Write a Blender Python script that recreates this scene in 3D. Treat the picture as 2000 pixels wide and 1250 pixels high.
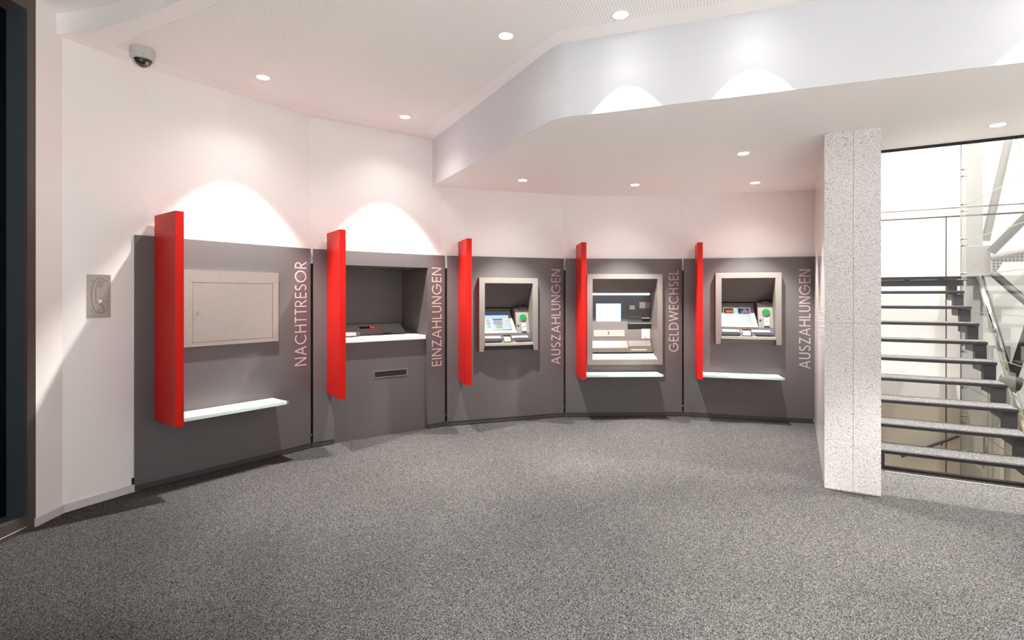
import bpy, bmesh, math, random
from mathutils import Vector, Matrix
random.seed(7)
for o in list(bpy.data.objects):
    bpy.data.objects.remove(o)
SC = bpy.context.scene
COL = SC.collection
R = math.radians

# ---------------------------------------------------------------- camera
F, YH, CZ = 1019.54, 579.15, 1.55          # focal length in px, horizon row, eye height
cam = bpy.data.cameras.new('camera')
cam_o = bpy.data.objects.new('camera', cam)
COL.objects.link(cam_o)
cam_o.location = (0, 0, CZ)
cam_o.rotation_euler = (R(90), 0, 0)
cam.sensor_fit = 'HORIZONTAL'
cam.sensor_width = 36.0
cam.lens = 36.0 * F / 2000
cam.shift_y = -(625 - YH) / 2000
cam.clip_start = 0.05
SC.camera = cam_o

# ---------------------------------------------------------------- world and exposure
W = bpy.data.worlds.new('world')
SC.world = W
W.use_nodes = True
W.node_tree.nodes['Background'].inputs[0].default_value = (0.86, 0.93, 1.0, 1)
W.node_tree.nodes['Background'].inputs[1].default_value = 0.75
SC.view_settings.view_transform = 'Standard'
SC.view_settings.look = 'None'
SC.view_settings.gamma = 1
SC.view_settings.use_curve_mapping = False
SC.view_settings.exposure = 0.88
SPOT_W = 430.0        # beam of one downlight
WIDE_W = 20.0          # wide scatter of one downlight
LAMP_COL = (1.0, 0.945, 0.90)
SC.cycles.max_bounces = 16
SC.cycles.diffuse_bounces = 8
SC.cycles.transparent_max_bounces = 24

# ---------------------------------------------------------------- materials
def mat(name, col, rough=0.5, metal=0.0, spec=0.5, coat=0.0, emit=None, estr=0.0):
    m = bpy.data.materials.new(name)
    m.use_nodes = True
    b = m.node_tree.nodes['Principled BSDF']
    b.inputs['Base Color'].default_value = (*col, 1)
    b.inputs['Roughness'].default_value = rough
    b.inputs['Metallic'].default_value = metal
    b.inputs['Specular IOR Level'].default_value = spec
    b.inputs['Coat Weight'].default_value = coat
    b.inputs['Coat Roughness'].default_value = 0.12
    if emit:
        b.inputs['Emission Color'].default_value = (*emit, 1)
        b.inputs['Emission Strength'].default_value = estr
    return m

def nodes(m):
    return m.node_tree.nodes, m.node_tree.links, m.node_tree.nodes['Principled BSDF']

def add_noise_color(m, scale, c0, c1, p0=0.3, p1=0.7, detail=2.0, stretch=None, bump=0.0, coord='Object'):
    n, l, b = nodes(m)
    tc = n.new('ShaderNodeTexCoord')
    mp = n.new('ShaderNodeMapping')
    if stretch:
        mp.inputs['Scale'].default_value = stretch
    nz = n.new('ShaderNodeTexNoise')
    nz.inputs['Scale'].default_value = scale
    nz.inputs['Detail'].default_value = detail
    rp = n.new('ShaderNodeValToRGB')
    rp.color_ramp.elements[0].position = p0
    rp.color_ramp.elements[1].position = p1
    rp.color_ramp.elements[0].color = (*c0, 1)
    rp.color_ramp.elements[1].color = (*c1, 1)
    l.new(tc.outputs[coord], mp.inputs[0])
    l.new(mp.outputs[0], nz.inputs['Vector'])
    l.new(nz.outputs['Fac'], rp.inputs[0])
    l.new(rp.outputs[0], b.inputs['Base Color'])
    if bump:
        bp = n.new('ShaderNodeBump')
        bp.inputs['Strength'].default_value = bump
        bp.inputs['Distance'].default_value = 0.002
        l.new(nz.outputs['Fac'], bp.inputs['Height'])
        l.new(bp.outputs[0], b.inputs['Normal'])
    return m

M = {}
M['wall'] = mat('white_plaster', (0.86, 0.84, 0.825), 0.7, spec=0.2)
M['ceil'] = mat('ceiling_white', (0.88, 0.865, 0.85), 0.8, spec=0.2)
M['fascia'] = mat('fascia_cool_light', (0.68, 0.70, 0.735), 0.8, spec=0.2)  # bluish cast of the daylight is put into this colour
M['stair_wall'] = mat('stairwell_white', (0.88, 0.87, 0.85), 0.6, spec=0.2)
M['low_wall'] = mat('basement_dim_beige', (0.55, 0.50, 0.42), 0.7, spec=0.2)  # beige carries the dimmer light of the lower level
M['base'] = mat('baseboard_grey', (0.60, 0.59, 0.60), 0.5)
M['panel'] = add_noise_color(mat('charcoal_powder_coat', (0.17, 0.16, 0.16), 0.42, 0.25, 0.45), 900, (0.116, 0.108, 0.109), (0.154, 0.144, 0.144), detail=1)
M['panel_dark'] = mat('charcoal_inner', (0.105, 0.098, 0.098), 0.5)
M['plinth'] = mat('plinth_dark', (0.055, 0.052, 0.053), 0.4)
M['black'] = mat('black', (0.008, 0.008, 0.008), 0.5)
M['red'] = mat('red_lacquer', (0.56, 0.008, 0.004), 0.38, spec=0.2, coat=0.06)
M['letter'] = mat('lettering_white', (0.50, 0.43, 0.42), 0.5)
M['steel'] = add_noise_color(mat('brushed_steel', (0.62, 0.57, 0.53), 0.38, 0.85, 0.5), 60, (0.42, 0.385, 0.36), (0.54, 0.50, 0.47), detail=3, stretch=(14, 14, 0.25))
M['steel_tray'] = mat('satin_steel', (0.23, 0.205, 0.175), 0.45, 0.3)
M['chrome'] = mat('chrome', (0.7, 0.69, 0.67), 0.12, 1.0)
M['atm'] = mat('machine_grey', (0.22, 0.205, 0.19), 0.45)
M['atm_dark'] = mat('machine_dark', (0.085, 0.072, 0.068), 0.5)
M['atm_light'] = mat('machine_light', (0.37, 0.355, 0.33), 0.4)
M['slate'] = mat('slate_plastic', (0.055, 0.060, 0.075), 0.35)
M['blue_grey'] = mat('blue_grey_panel', (0.085, 0.092, 0.100), 0.4, 0.2)
M['keys'] = mat('key_white', (0.42, 0.41, 0.39), 0.4)
M['green'] = mat('green_button', (0.0, 0.10, 0.015), 0.25, emit=(0.0, 0.60, 0.09), estr=0.25)
M['white'] = mat('white_laminate', (0.85, 0.85, 0.83), 0.35)
M['label'] = mat('label_white', (0.50, 0.49, 0.46), 0.5)
M['label_tan'] = mat('label_tan', (0.60, 0.55, 0.47), 0.5)
M['label_grey'] = mat('label_grey', (0.22, 0.22, 0.22), 0.5)
M['yellow'] = mat('label_yellow', (0.8, 0.6, 0.1), 0.5)
M['tube'] = mat('lamp_tube', (1, 1, 1), 0.4, emit=(0.95, 0.98, 1), estr=1.3)
M['screen_white'] = mat('screen_lit', (0.02, 0.02, 0.02), 0.2, emit=(0.95, 0.98, 1), estr=1.1)
M['screen_blue'] = mat('screen_rim_blue', (0.02, 0.03, 0.05), 0.2, emit=(0.06, 0.20, 0.62), estr=0.8)
M['led'] = mat('red_digits', (0.1, 0, 0), 0.4, emit=(1, 0.02, 0.02), estr=1.6)
M['lens'] = mat('lamp_lens', (1, 1, 1), 0.4, emit=(1.0, 0.97, 0.93), estr=14)
M['ring'] = mat('lamp_ring', (0.85, 0.84, 0.82), 0.4)
M['frame_bronze'] = mat('frame_bronze', (0.095, 0.080, 0.072), 0.45, 0.3)
M['frame_sky_sheen'] = mat('frame_sky_sheen', (0.062, 0.078, 0.088), 0.45, 0.3)  # same dark metal as the face, blue reflection mixed into the colour
M['dark_glass'] = mat('night_glass', (0.003, 0.003, 0.004), 0.05, spec=0.25)
M['cam_body'] = mat('camera_housing', (0.55, 0.53, 0.50), 0.45)
M['smoke'] = mat('dome_smoke', (0.02, 0.018, 0.018), 0.08, spec=0.8)
M['grille'] = mat('grille_grey', (0.33, 0.29, 0.27), 0.5, 0.4)
M['line'] = mat('engraved_line', (0.16, 0.13, 0.12), 0.5)
M['redprint'] = mat('red_print', (0.35, 0.06, 0.07), 0.5)
M['tread_metal'] = mat('tread_metal', (0.026, 0.024, 0.025), 0.4, 0.2)
M['stringer'] = mat('stringer_metal', (0.036, 0.034, 0.036), 0.45)
M['tube_grey'] = mat('tube_steel', (0.30, 0.29, 0.27), 0.35, 0.6)
M['tube_dark'] = mat('tube_dark', (0.06, 0.055, 0.05), 0.4, 0.3)
M['post_grey'] = mat('post_grey', (0.27, 0.26, 0.245), 0.5)
M['pane_edge'] = mat('glass_pane_edge', (0.16, 0.20, 0.165), 0.3)
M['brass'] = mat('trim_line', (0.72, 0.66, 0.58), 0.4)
M['wood_line'] = mat('joint_tan', (0.16, 0.12, 0.085), 0.6)

# carpet: salt and pepper loop pile
m = mat('carpet', (0.2, 0.2, 0.2), 0.95, spec=0.05)
n, l, b = nodes(m)
tc = n.new('ShaderNodeTexCoord')
nz = n.new('ShaderNodeTexNoise'); nz.inputs['Scale'].default_value = 230; nz.inputs['Detail'].default_value = 3
vz = n.new('ShaderNodeTexVoronoi'); vz.inputs['Scale'].default_value = 290
rp = n.new('ShaderNodeValToRGB'); rp.color_ramp.interpolation = 'LINEAR'
e = rp.color_ramp.elements
e[0].position = 0.30; e[0].color = (0.008, 0.0079, 0.0078, 1)
e[1].position = 0.72; e[1].color = (0.165, 0.162, 0.159, 1)
mid = e.new(0.5); mid.color = (0.047, 0.0462, 0.0457, 1)
mx = n.new('ShaderNodeMix'); mx.data_type = 'FLOAT'; mx.inputs[0].default_value = 0.45
sp = n.new('ShaderNodeSeparateColor')
for q in (nz, vz):
    l.new(tc.outputs['Object'], q.inputs['Vector'])
l.new(vz.outputs['Color'], sp.inputs[0])
l.new(nz.outputs['Fac'], mx.inputs[2]); l.new(sp.outputs[0], mx.inputs[3])
l.new(mx.outputs[0], rp.inputs[0]); l.new(rp.outputs[0], b.inputs['Base Color'])
bp = n.new('ShaderNodeBump'); bp.inputs['Strength'].default_value = 0.35; bp.inputs['Distance'].default_value = 0.003
l.new(mx.outputs[0], bp.inputs['Height']); l.new(bp.outputs[0], b.inputs['Normal'])
M['carpet'] = m

# terrazzo: white cement with grey and dark chips, polished
m = mat('terrazzo', (0.8, 0.78, 0.75), 0.12, spec=0.5)
n, l, b = nodes(m)
tc = n.new('ShaderNodeTexCoord')
def chips(scale, thr, rnd):
    v = n.new('ShaderNodeTexVoronoi'); v.inputs['Scale'].default_value = scale
    v.inputs['Randomness'].default_value = 1.0
    l.new(tc.outputs['Object'], v.inputs['Vector'])
    lt = n.new('ShaderNodeMath'); lt.operation = 'LESS_THAN'; lt.inputs[1].default_value = thr
    l.new(v.outputs['Distance'], lt.inputs[0])
    s = n.new('ShaderNodeSeparateColor'); l.new(v.outputs['Color'], s.inputs[0])
    g = n.new('ShaderNodeMath'); g.operation = 'GREATER_THAN'; g.inputs[1].default_value = rnd
    l.new(s.outputs[0], g.inputs[0])
    mu = n.new('ShaderNodeMath'); mu.operation = 'MULTIPLY'
    l.new(lt.outputs[0], mu.inputs[0]); l.new(g.outputs[0], mu.inputs[1])
    return mu.outputs[0]
def blend(fac, a, c):
    x = n.new('ShaderNodeMix'); x.data_type = 'RGBA'
    l.new(fac, x.inputs[0])
    if isinstance(a, tuple): x.inputs[6].default_value = (*a, 1)
    else: l.new(a, x.inputs[6])
    x.inputs[7].default_value = (*c, 1)
    return x.outputs[2]
c = blend(chips(140, 0.42, 0.35), (0.83, 0.81, 0.79), (0.55, 0.53, 0.51))
c = blend(chips(115, 0.33, 0.62), c, (0.34, 0.32, 0.31))
c = blend(chips(66, 0.22, 0.86), c, (0.10, 0.09, 0.085))
l.new(c, b.inputs['Base Color'])
M['terrazzo'] = m

# perforated plasterboard: 20 mm grid of 7 mm holes
m = mat('perforated_board', (0.8, 0.8, 0.8), 0.8, spec=0.2)
n, l, b = nodes(m)
tc = n.new('ShaderNodeTexCoord'); mp = n.new('ShaderNodeMapping')
mp.inputs['Rotation'].default_value = (0, 0, R(22)); mp.inputs['Scale'].default_value = (50, 50, 50)
l.new(tc.outputs['Object'], mp.inputs[0])
sx = n.new('ShaderNodeSeparateXYZ'); l.new(mp.outputs[0], sx.inputs[0])
def mth(op, a, bb=None):
    q = n.new('ShaderNodeMath'); q.operation = op
    for i, v in enumerate((a, bb)):
        if v is None: continue
        if isinstance(v, (int, float)): q.inputs[i].default_value = v
        else: l.new(v, q.inputs[i])
    return q.outputs[0]
fx = mth('SUBTRACT', mth('FRACT', sx.outputs[0]), 0.5); fy = mth('SUBTRACT', mth('FRACT', sx.outputs[1]), 0.5)
dd = mth('SQRT', mth('ADD', mth('MULTIPLY', fx, fx), mth('MULTIPLY', fy, fy)))
hole = mth('LESS_THAN', dd, 0.19)
x = n.new('ShaderNodeMix'); x.data_type = 'RGBA'; l.new(hole, x.inputs[0])
x.inputs[6].default_value = (0.88, 0.865, 0.85, 1); x.inputs[7].default_value = (0.50, 0.47, 0.455, 1)
l.new(x.outputs[2], b.inputs['Base Color'])
M['perf'] = m

# clear glass: Fresnel mix of transparent and mirror
def glass(name, tint):
    m = bpy.data.materials.new(name); m.use_nodes = True
    n, l = m.node_tree.nodes, m.node_tree.links
    n.remove(n['Principled BSDF'])
    fr = n.new('ShaderNodeFresnel'); fr.inputs['IOR'].default_value = 1.45
    tr = n.new('ShaderNodeBsdfTransparent'); tr.inputs[0].default_value = (*tint, 1)
    gl = n.new('ShaderNodeBsdfGlossy'); gl.inputs['Roughness'].default_value = 0.0
    mi = n.new('ShaderNodeMixShader')
    ge = n.new('ShaderNodeNewGeometry'); iv = n.new('ShaderNodeMath'); iv.operation = 'SUBTRACT'; iv.inputs[0].default_value = 1.0
    mu = n.new('ShaderNodeMath'); mu.operation = 'MULTIPLY'
    l.new(ge.outputs['Backfacing'], iv.inputs[1]); l.new(iv.outputs[0], mu.inputs[0]); l.new(fr.outputs[0], mu.inputs[1])
    l.new(mu.outputs[0], mi.inputs[0]); l.new(tr.outputs[0], mi.inputs[1]); l.new(gl.outputs[0], mi.inputs[2])
    l.new(mi.outputs[0], n['Material Output'].inputs[0])
    return m
M['glass'] = glass('clear_glass', (0.95, 0.97, 0.96))
M['shelf_glass'] = mat('shelf_satin_glass', (0.80, 0.88, 0.86), 0.15, spec=0.5)
M['shelf_edge'] = mat('shelf_glass_edge', (0.62, 0.76, 0.73), 0.12)

# screens with a drawn picture (flat print on the screen)
def picture(name, kind):
    m = mat(name, (0.02, 0.02, 0.02), 0.15)
    n, l, b = nodes(m)
    tc = n.new('ShaderNodeTexCoord'); s = n.new('ShaderNodeSeparateXYZ'); l.new(tc.outputs['Generated'], s.inputs[0])
    def mm(op, a, bb):
        q = n.new('ShaderNodeMath'); q.operation = op
        for i, v in enumerate((a, bb)):
            if isinstance(v, (int, float)): q.inputs[i].default_value = v
            else: l.new(v, q.inputs[i])
        return q.outputs[0]
    X, Z = s.outputs[0], s.outputs[2]
    def rect(x0, x1, z0, z1):
        return mm('MULTIPLY', mm('MULTIPLY', mm('GREATER_THAN', X, x0), mm('LESS_THAN', X, x1)),
                  mm('MULTIPLY', mm('GREATER_THAN', Z, z0), mm('LESS_THAN', Z, z1)))
    col = (0.72, 0.86, 0.92)
    def over(col, fac, c):
        x = n.new('ShaderNodeMix'); x.data_type = 'RGBA'; l.new(fac, x.inputs[0])
        if isinstance(col, tuple): x.inputs[6].default_value = (*col, 1)
        else: l.new(col, x.inputs[6])
        x.inputs[7].default_value = (*c, 1)
        return x.outputs[2]
    if kind == 'menu':
        R_ = [((0, 1, .88, 1), (.02, .12, .30)), ((.06, .2, .50, .62), (.75, .45, .40)), ((.06, .2, .30, .46), (.35, .5, .62)),
              ((.06, .2, .10, .26), (.45, .55, .62)), ((.33, .72, .58, .66), (.10, .13, .12)), ((.35, .70, .28, .57), (.42, .45, .55)),
              ((.42, .66, .08, .27), (.45, .60, .33)), ((.82, .95, .45, .55), (.9, .6, .45)), ((.82, .95, .22, .34), (.8, .8, .6))]
    else:
        R_ = [((0, 1, .0, 1), (.75, .80, .82)), ((.02, .38, .62, .97), (.10, .05, .03)), ((.10, .36, .70, .84), (.75, .25, .06)),
              ((.55, .97, .60, .97), (.02, .06, .16)), ((.66, .74, .64, .80), (.75, .12, .08)), ((.86, .94, .66, .84), (.7, .12, .08)),
              ((.74, .86, .68, .92), (.15, .35, .55))]
    for r_, c_ in R_:
        col = over(col, rect(*r_), c_)
    l.new(col, b.inputs['Emission Color'])
    b.inputs['Emission Strength'].default_value = 0.5
    return m
M['pic_menu'] = picture('screen_menu', 'menu')
M['pic_photo'] = picture('screen_photo', 'photo')

# lettered note with a black border
m = mat('graphic_note', (0.8, 0.8, 0.8), 0.5)
n, l, b = nodes(m)
nz = n.new('ShaderNodeTexNoise'); nz.inputs['Scale'].default_value = 25
tc = n.new('ShaderNodeTexCoord'); l.new(tc.outputs['Object'], nz.inputs['Vector'])
rp = n.new('ShaderNodeValToRGB'); rp.color_ramp.elements[0].position = .36; rp.color_ramp.elements[1].position = .40
rp.color_ramp.elements[0].color = (.03, .03, .03, 1); rp.color_ramp.elements[1].color = (.85, .83, .78, 1)
l.new(nz.outputs['Fac'], rp.inputs[0]); l.new(rp.outputs[0], b.inputs['Base Color'])
M['note'] = m

# perforated gusset: diamond mesh
m = mat('gusset_mesh', (0.25, 0.24, 0.22), 0.5, 0.3)
n, l, b = nodes(m)
tc = n.new('ShaderNodeTexCoord'); ck = n.new('ShaderNodeTexVoronoi'); ck.inputs['Scale'].default_value = 26; ck.inputs['Randomness'].default_value = 0.0
l.new(tc.outputs['Object'], ck.inputs['Vector'])
rp = n.new('ShaderNodeValToRGB'); rp.color_ramp.elements[0].position = .30; rp.color_ramp.elements[1].position = .45
rp.color_ramp.elements[0].color = (.62, .60, .57, 1); rp.color_ramp.elements[1].color = (.10, .095, .09, 1)
l.new(ck.outputs['Distance'], rp.inputs[0]); l.new(rp.outputs[0], b.inputs['Base Color'])
M['mesh'] = m

# ---------------------------------------------------------------- mesh helpers
def BM(): return bmesh.new()
def box(bm, x0, x1, y0, y1, z0, z1):
    v = [bm.verts.new(p) for p in ((x0, y0, z0), (x1, y0, z0), (x1, y1, z0), (x0, y1, z0),
                                   (x0, y0, z1), (x1, y0, z1), (x1, y1, z1), (x0, y1, z1))]
    for f in ((0, 3, 2, 1), (4, 5, 6, 7), (0, 1, 5, 4), (1, 2, 6, 5), (2, 3, 7, 6), (3, 0, 4, 7)):
        bm.faces.new([v[i] for i in f])
def loft(bm, A, B):
    a = [bm.verts.new(p) for p in A]; b_ = [bm.verts.new(p) for p in B]
    k = len(a)
    bm.faces.new(a[::-1]); bm.faces.new(b_)
    for i in range(k):
        j = (i + 1) % k
        bm.faces.new((a[i], a[j], b_[j], b_[i]))
def prism(bm, poly, z0, z1):           # plan polygon
    loft(bm, [(x, y, z0) for x, y in poly], [(x, y, z1) for x, y in poly])
def prism_x(bm, prof, x0, x1):         # (y,z) profile along x
    loft(bm, [(x0, y, z) for y, z in prof], [(x1, y, z) for y, z in prof])
def prism_y(bm, poly, y0, y1):         # (x,z) polygon along y
    loft(bm, [(x, y0, z) for x, z in poly], [(x, y1, z) for x, z in poly])
def tube(bm, p, q, r, r2=None, seg=14):
    p, q = Vector(p), Vector(q); r2 = r if r2 is None else r2
    d = (q - p).normalized()
    u = d.cross(Vector((0, 0, 1)) if abs(d.z) < .9 else Vector((1, 0, 0))).normalized(); w = d.cross(u)
    A = []; B = []
    for i in range(seg):
        t = 2 * math.pi * i / seg; o_ = u * math.cos(t) + w * math.sin(t)
        A.append(p + o_ * r); B.append(q + o_ * r2)
    loft(bm, A, B)
def disc_y(bm, cx, cz, r, y0, y1, seg=20, r2=None):
    tube(bm, (cx, y0, cz), (cx, y1, cz), r, r2, seg)
def lathe(bm, prof, c=(0, 0, 0), seg=28):  # (r,z) about z
    rings = []
    for r, z in prof:
        if r < 1e-6: rings.append([bm.verts.new((c[0], c[1], c[2] + z))])
        else: rings.append([bm.verts.new((c[0] + r * math.cos(2 * math.pi * i / seg), c[1] + r * math.sin(2 * math.pi * i / seg), c[2] + z)) for i in range(seg)])
    for a, b_ in zip(rings, rings[1:]):
        for i in range(seg):
            j = (i + 1) % seg
            if len(a) == 1: bm.faces.new((a[0], b_[i], b_[j]))
            elif len(b_) == 1: bm.faces.new((a[i], a[j], b_[0]))
            else: bm.faces.new((a[i], a[j], b_[j], b_[i]))
def obj(name, bm, m, parent=None, bevel=0, smooth=False, loc=None, rotz=None):
    bmesh.ops.recalc_face_normals(bm, faces=bm.faces)
    me = bpy.data.meshes.new(name); bm.to_mesh(me); bm.free()
    me.materials.append(M[m])
    if smooth:
        for p in me.polygons: p.use_smooth = True
    o = bpy.data.objects.new(name, me); COL.objects.link(o)
    if parent: o.parent = parent
    if loc is not None: o.location = loc
    if rotz is not None: o.rotation_euler = (0, 0, rotz)
    if bevel:
        bv = o.modifiers.new('bevel', 'BEVEL'); bv.width = bevel; bv.segments = 2; bv.limit_method = 'ANGLE'
    return o
def bobj(name, m, parent, *b_, bevel=0):
    bm = BM(); box(bm, *b_); return obj(name, bm, m, parent, bevel)
def tag(o, label, cat, group=None):
    o['label'] = label; o['category'] = cat
    if group: o['group'] = group
    return o
def thing(name, label, cat, loc=(0, 0, 0), rotz=0, group=None):
    o = bpy.data.objects.new(name, None); COL.objects.link(o)
    o.location = loc; o.rotation_euler = (0, 0, rotz); o.empty_display_size = .1
    return tag(o, label, cat, group)
def struct(o): o['kind'] = 'structure'; return o

# ---------------------------------------------------------------- plan of the place
# five wall panels on a faceted arc: left corner x, y, heading (deg)
PAN = [(-2.981, 4.1261, 52.4), (-2.0341, 5.3475, 35.62), (-0.7731, 6.2284, 18.59), (0.687, 6.7097, 2.05), (2.2239, 6.7559, -15.18)]
PW, PH, PB = 1.5172, 2.038, 0.055
ZS, ZU, ZT = 2.86, 3.40, 3.545            # soffit, perforated ceiling, raised ceiling
def pd(i): a = R(PAN[i][2]); return Vector((math.cos(a), math.sin(a))), Vector((math.sin(a), -math.cos(a)))
def pl(i, s, w=0):                          # panel-local -> plan (w>0 into the room)
    d, n_ = pd(i); return Vector(PAN[i][:2]) + d * s + n_ * w
def isect(p, d, q, e):
    k = d.x * e.y - d.y * e.x
    t = ((q.x - p.x) * e.y - (q.y - p.y) * e.x) / k
    return p + d * t
def loc(i, u, v, w=0):                      # photo pixel -> (s,z) on a plane w in front of panel i
    d, n_ = pd(i); o_ = Vector(PAN[i][:2]) + n_ * w
    r = Vector(((u - 1000) / F, 1.0))
    q = isect(Vector((0, 0)), r, o_, d)
    return (q - o_).dot(d), CZ - (v - YH) / F * q.y
# stair axes: A across the stair (to the right), B up the stair
SA = R(28.5)
DA = Vector((math.cos(SA), -math.sin(SA))); DB = Vector((math.sin(SA), math.cos(SA)))
def ab(a, b_): q = DA * a + DB * b_; return (q.x, q.y)

# ---------------------------------------------------------------- floor
WL = -0.035                                  # wall face behind the panel face
cor = []
w1 = Vector((-3.214, 3.73)); w0 = Vector((-3.204, 3.50))
fd = Vector((0.215, 0.402)).normalized()
cor.append(isect(w1, fd, pl(0, 0, WL), pd(0)[0]))
for i in range(4):
    cor.append(isect(pl(i, 0, WL), pd(i)[0], pl(i + 1, 0, WL), pd(i + 1)[0]))
endp = isect(pl(4, 0, WL), pd(4)[0], Vector(ab(.30, 0)), DB)
inner = [w0, w1] + cor + [endp]
def out(p, k=0.9): return Vector(p)
bm = BM()
fl = [(-3.6, .6), (-3.6, 3.9), (-3.35, 5.0), (-2.5, 6.4), (-1.0, 7.3), (.7, 7.9), (2.3, 7.9), ab(.30, 7.9), ab(.30, 5.80), ab(7.0, 5.80), (7.2, .6)]
prism(bm, fl, -0.25, 0.0)
floor = struct(obj('floor', bm, 'carpet'))
bm = BM(); prism(bm, [(-3.6, -4.2), (7.2, -4.2), (7.2, .6), (-3.6, .6)], -.25, 0)
struct(obj('floor_added_bounce', bm, 'terrazzo'))  # pale floor added out of view to bounce light onto the ceiling
bm = BM()
prism(bm, [ab(.6, 5.797), ab(4.5, 5.797), ab(4.5, 5.812), ab(.6, 5.812)], -.25, .012)
struct(obj('trim_1', bm, 'steel_tray', None))
bm = BM()
prism(bm, [ab(.70, 5.655), ab(4.5, 5.655), ab(4.5, 5.66), ab(.70, 5.66)], 0, .001)
struct(obj('trim_2', bm, 'brass'))

# ---------------------------------------------------------------- curved back wall (faceted, painted white)
def wall_strip(name, pts, z0, z1, t=0.12, m='wall'):
    bm = BM()
    off = []
    for k, p in enumerate(pts):
        a = pts[max(k - 1, 0)]; c = pts[min(k + 1, len(pts) - 1)]
        d = (Vector(c) - Vector(a)).normalized(); off.append(Vector(p) + Vector((-d.y, d.x)) * t)
    for k in range(len(pts) - 1):
        prism(bm, [pts[k], pts[k + 1], off[k + 1], off[k]], z0, z1)
    bmesh.ops.remove_doubles(bm, verts=bm.verts, dist=1e-5)
    return struct(obj(name, bm, m))
wall_strip('wall_left', [w0, w1, cor[0]], 0, 3.7)
wall_strip('wall_back', cor + [endp], 1.89, 3.7)
# skirting
def skirt(pts):
    r_ = struct(bpy.data.objects.new('baseboard_left', None)); COL.objects.link(r_)
    for p, q in zip(pts, pts[1:]):
        d = (q - p).normalized(); n_ = Vector((d.y, -d.x)) * .014
        bm = BM(); prism(bm, [p, p + n_, q + n_, q], 0.004, .062)
        obj('board', bm, 'base', r_, .002)
e0 = cor[0] - fd * .01
skirt([w0, w1 + Vector((.004, 0)), e0])

# ---------------------------------------------------------------- terrazzo wall end and stair enclosure
tz = struct(bpy.data.objects.new('wall_right', None)); COL.objects.link(tz)
A0, A1, B0, B1 = .206, .582, 4.905, 7.42
Am = .40
for (a0, a1, b0, b1) in ((A0, Am - .0015, B0, B0 + .06), (Am + .0015, A1, B0, B0 + .06), (A0, A1, B0 + .0605, B1)):
    for z0, z1 in ((.006, 1.338), (1.341, ZS)):
        if b0 > B0 + .01 and z0 > 1: continue
        if b0 > B0 + .01: z1 = ZS
        bm = BM(); prism(bm, [ab(a0, b0), ab(a1, b0), ab(a1, b1), ab(a0, b1)], z0, z1)
        o = obj('slab', bm, 'terrazzo', tz, .0012)
bm = BM(); prism(bm, [ab(A0 + .004, B0 + .006), ab(A1 - .004, B0 + .006), ab(A1 - .004, B0 + .064), ab(A0 + .004, B0 + .064)], 0, ZS - .002)
obj('joint_filler', bm, 'brass', tz)
BW = 9.57                                    # far wall of the stairwell
bm = BM(); prism(bm, [ab(.2, B1), ab(A1 - .01, B1), ab(A1 - .01, BW), ab(.2, BW)], -3.2, 6.2)
prism(bm, [ab(.31, 5.82), ab(A1 - .01, 5.82), ab(A1 - .01, B1), ab(.31, B1)], -3.2, -.002)
prism(bm, [ab(.2, 5.72), ab(A1 - .01, 5.72), ab(A1 - .01, B1), ab(.2, B1)], ZS + .002, 6.2)
struct(obj('wall_stair_side', bm, 'stair_wall'))
# far wall: big white boards with shadow joints above, beige tone for the dimmer light below floor level
fw = struct(bpy.data.objects.new('wall_stair_far', None)); COL.objects.link(fw)
def farbox(name, a0, a1, z0, z1, m, b0=BW, b1=BW + .12):
    bm = BM(); prism(bm, [ab(a0, b0), ab(a1, b0), ab(a1, b1), ab(a0, b1)], z0, z1); return obj(name, bm, m, fw)
def wz(v, u, b_=BW):                         # height on a plane B=b_ seen at pixel u,v
    K = (u - 1000) / F; a = b_ * (K * DB.y - DB.x) / (DA.x - K * DA.y); q = DA * a + DB * b_
    return a, CZ - (v - YH) / F * q.y
aj = wz(600, 1848)[0]
zj1 = wz(431, 1722)[1]; zj2 = wz(415, 1722)[1]
for a0, a1 in ((A1 - .02, aj - .008), (aj + .008, 6.5)):
    farbox('board', a0, a1, .01, zj1 - .008, 'stair_wall')
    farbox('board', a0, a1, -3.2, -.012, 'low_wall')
farbox('board', A1 - .02, 6.5, zj1 + .014, zj2 - .007, 'stair_wall')
farbox('board', A1 - .02, 6.5, zj2 + .006, 6.2, 'stair_wall')
farbox('joint_backing', A1 - .02, 6.5, -3.2, 6.2, 'wood_line', BW + .02, BW + .14)
bm = BM(); prism(bm, [ab(6.5, 5.82), ab(6.62, 5.82), ab(6.62, BW), ab(6.5, BW)], -3.2, 6.2)
struct(obj('wall_stair_right', bm, 'stair_wall'))
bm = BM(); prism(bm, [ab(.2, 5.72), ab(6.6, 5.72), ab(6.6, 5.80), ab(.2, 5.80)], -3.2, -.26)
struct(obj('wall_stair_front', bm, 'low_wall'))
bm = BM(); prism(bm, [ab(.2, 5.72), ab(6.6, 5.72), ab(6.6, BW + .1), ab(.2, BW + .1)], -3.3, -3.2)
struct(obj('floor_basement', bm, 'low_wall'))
bm = BM(); prism(bm, [ab(.2, 5.6), ab(6.6, 5.6), ab(6.6, BW + .1), ab(.2, BW + .1)], 6.2, 6.3)
struct(obj('ceiling_stair', bm, 'ceil'))

# ---------------------------------------------------------------- ceilings
BT = 5.69
fa, fb0 = Vector((-.885, 6.083)), Vector((.325, 3.84))
fdir = Vector((.940, -.341)).normalized()
far = fb0 + fdir * 8.0
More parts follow.
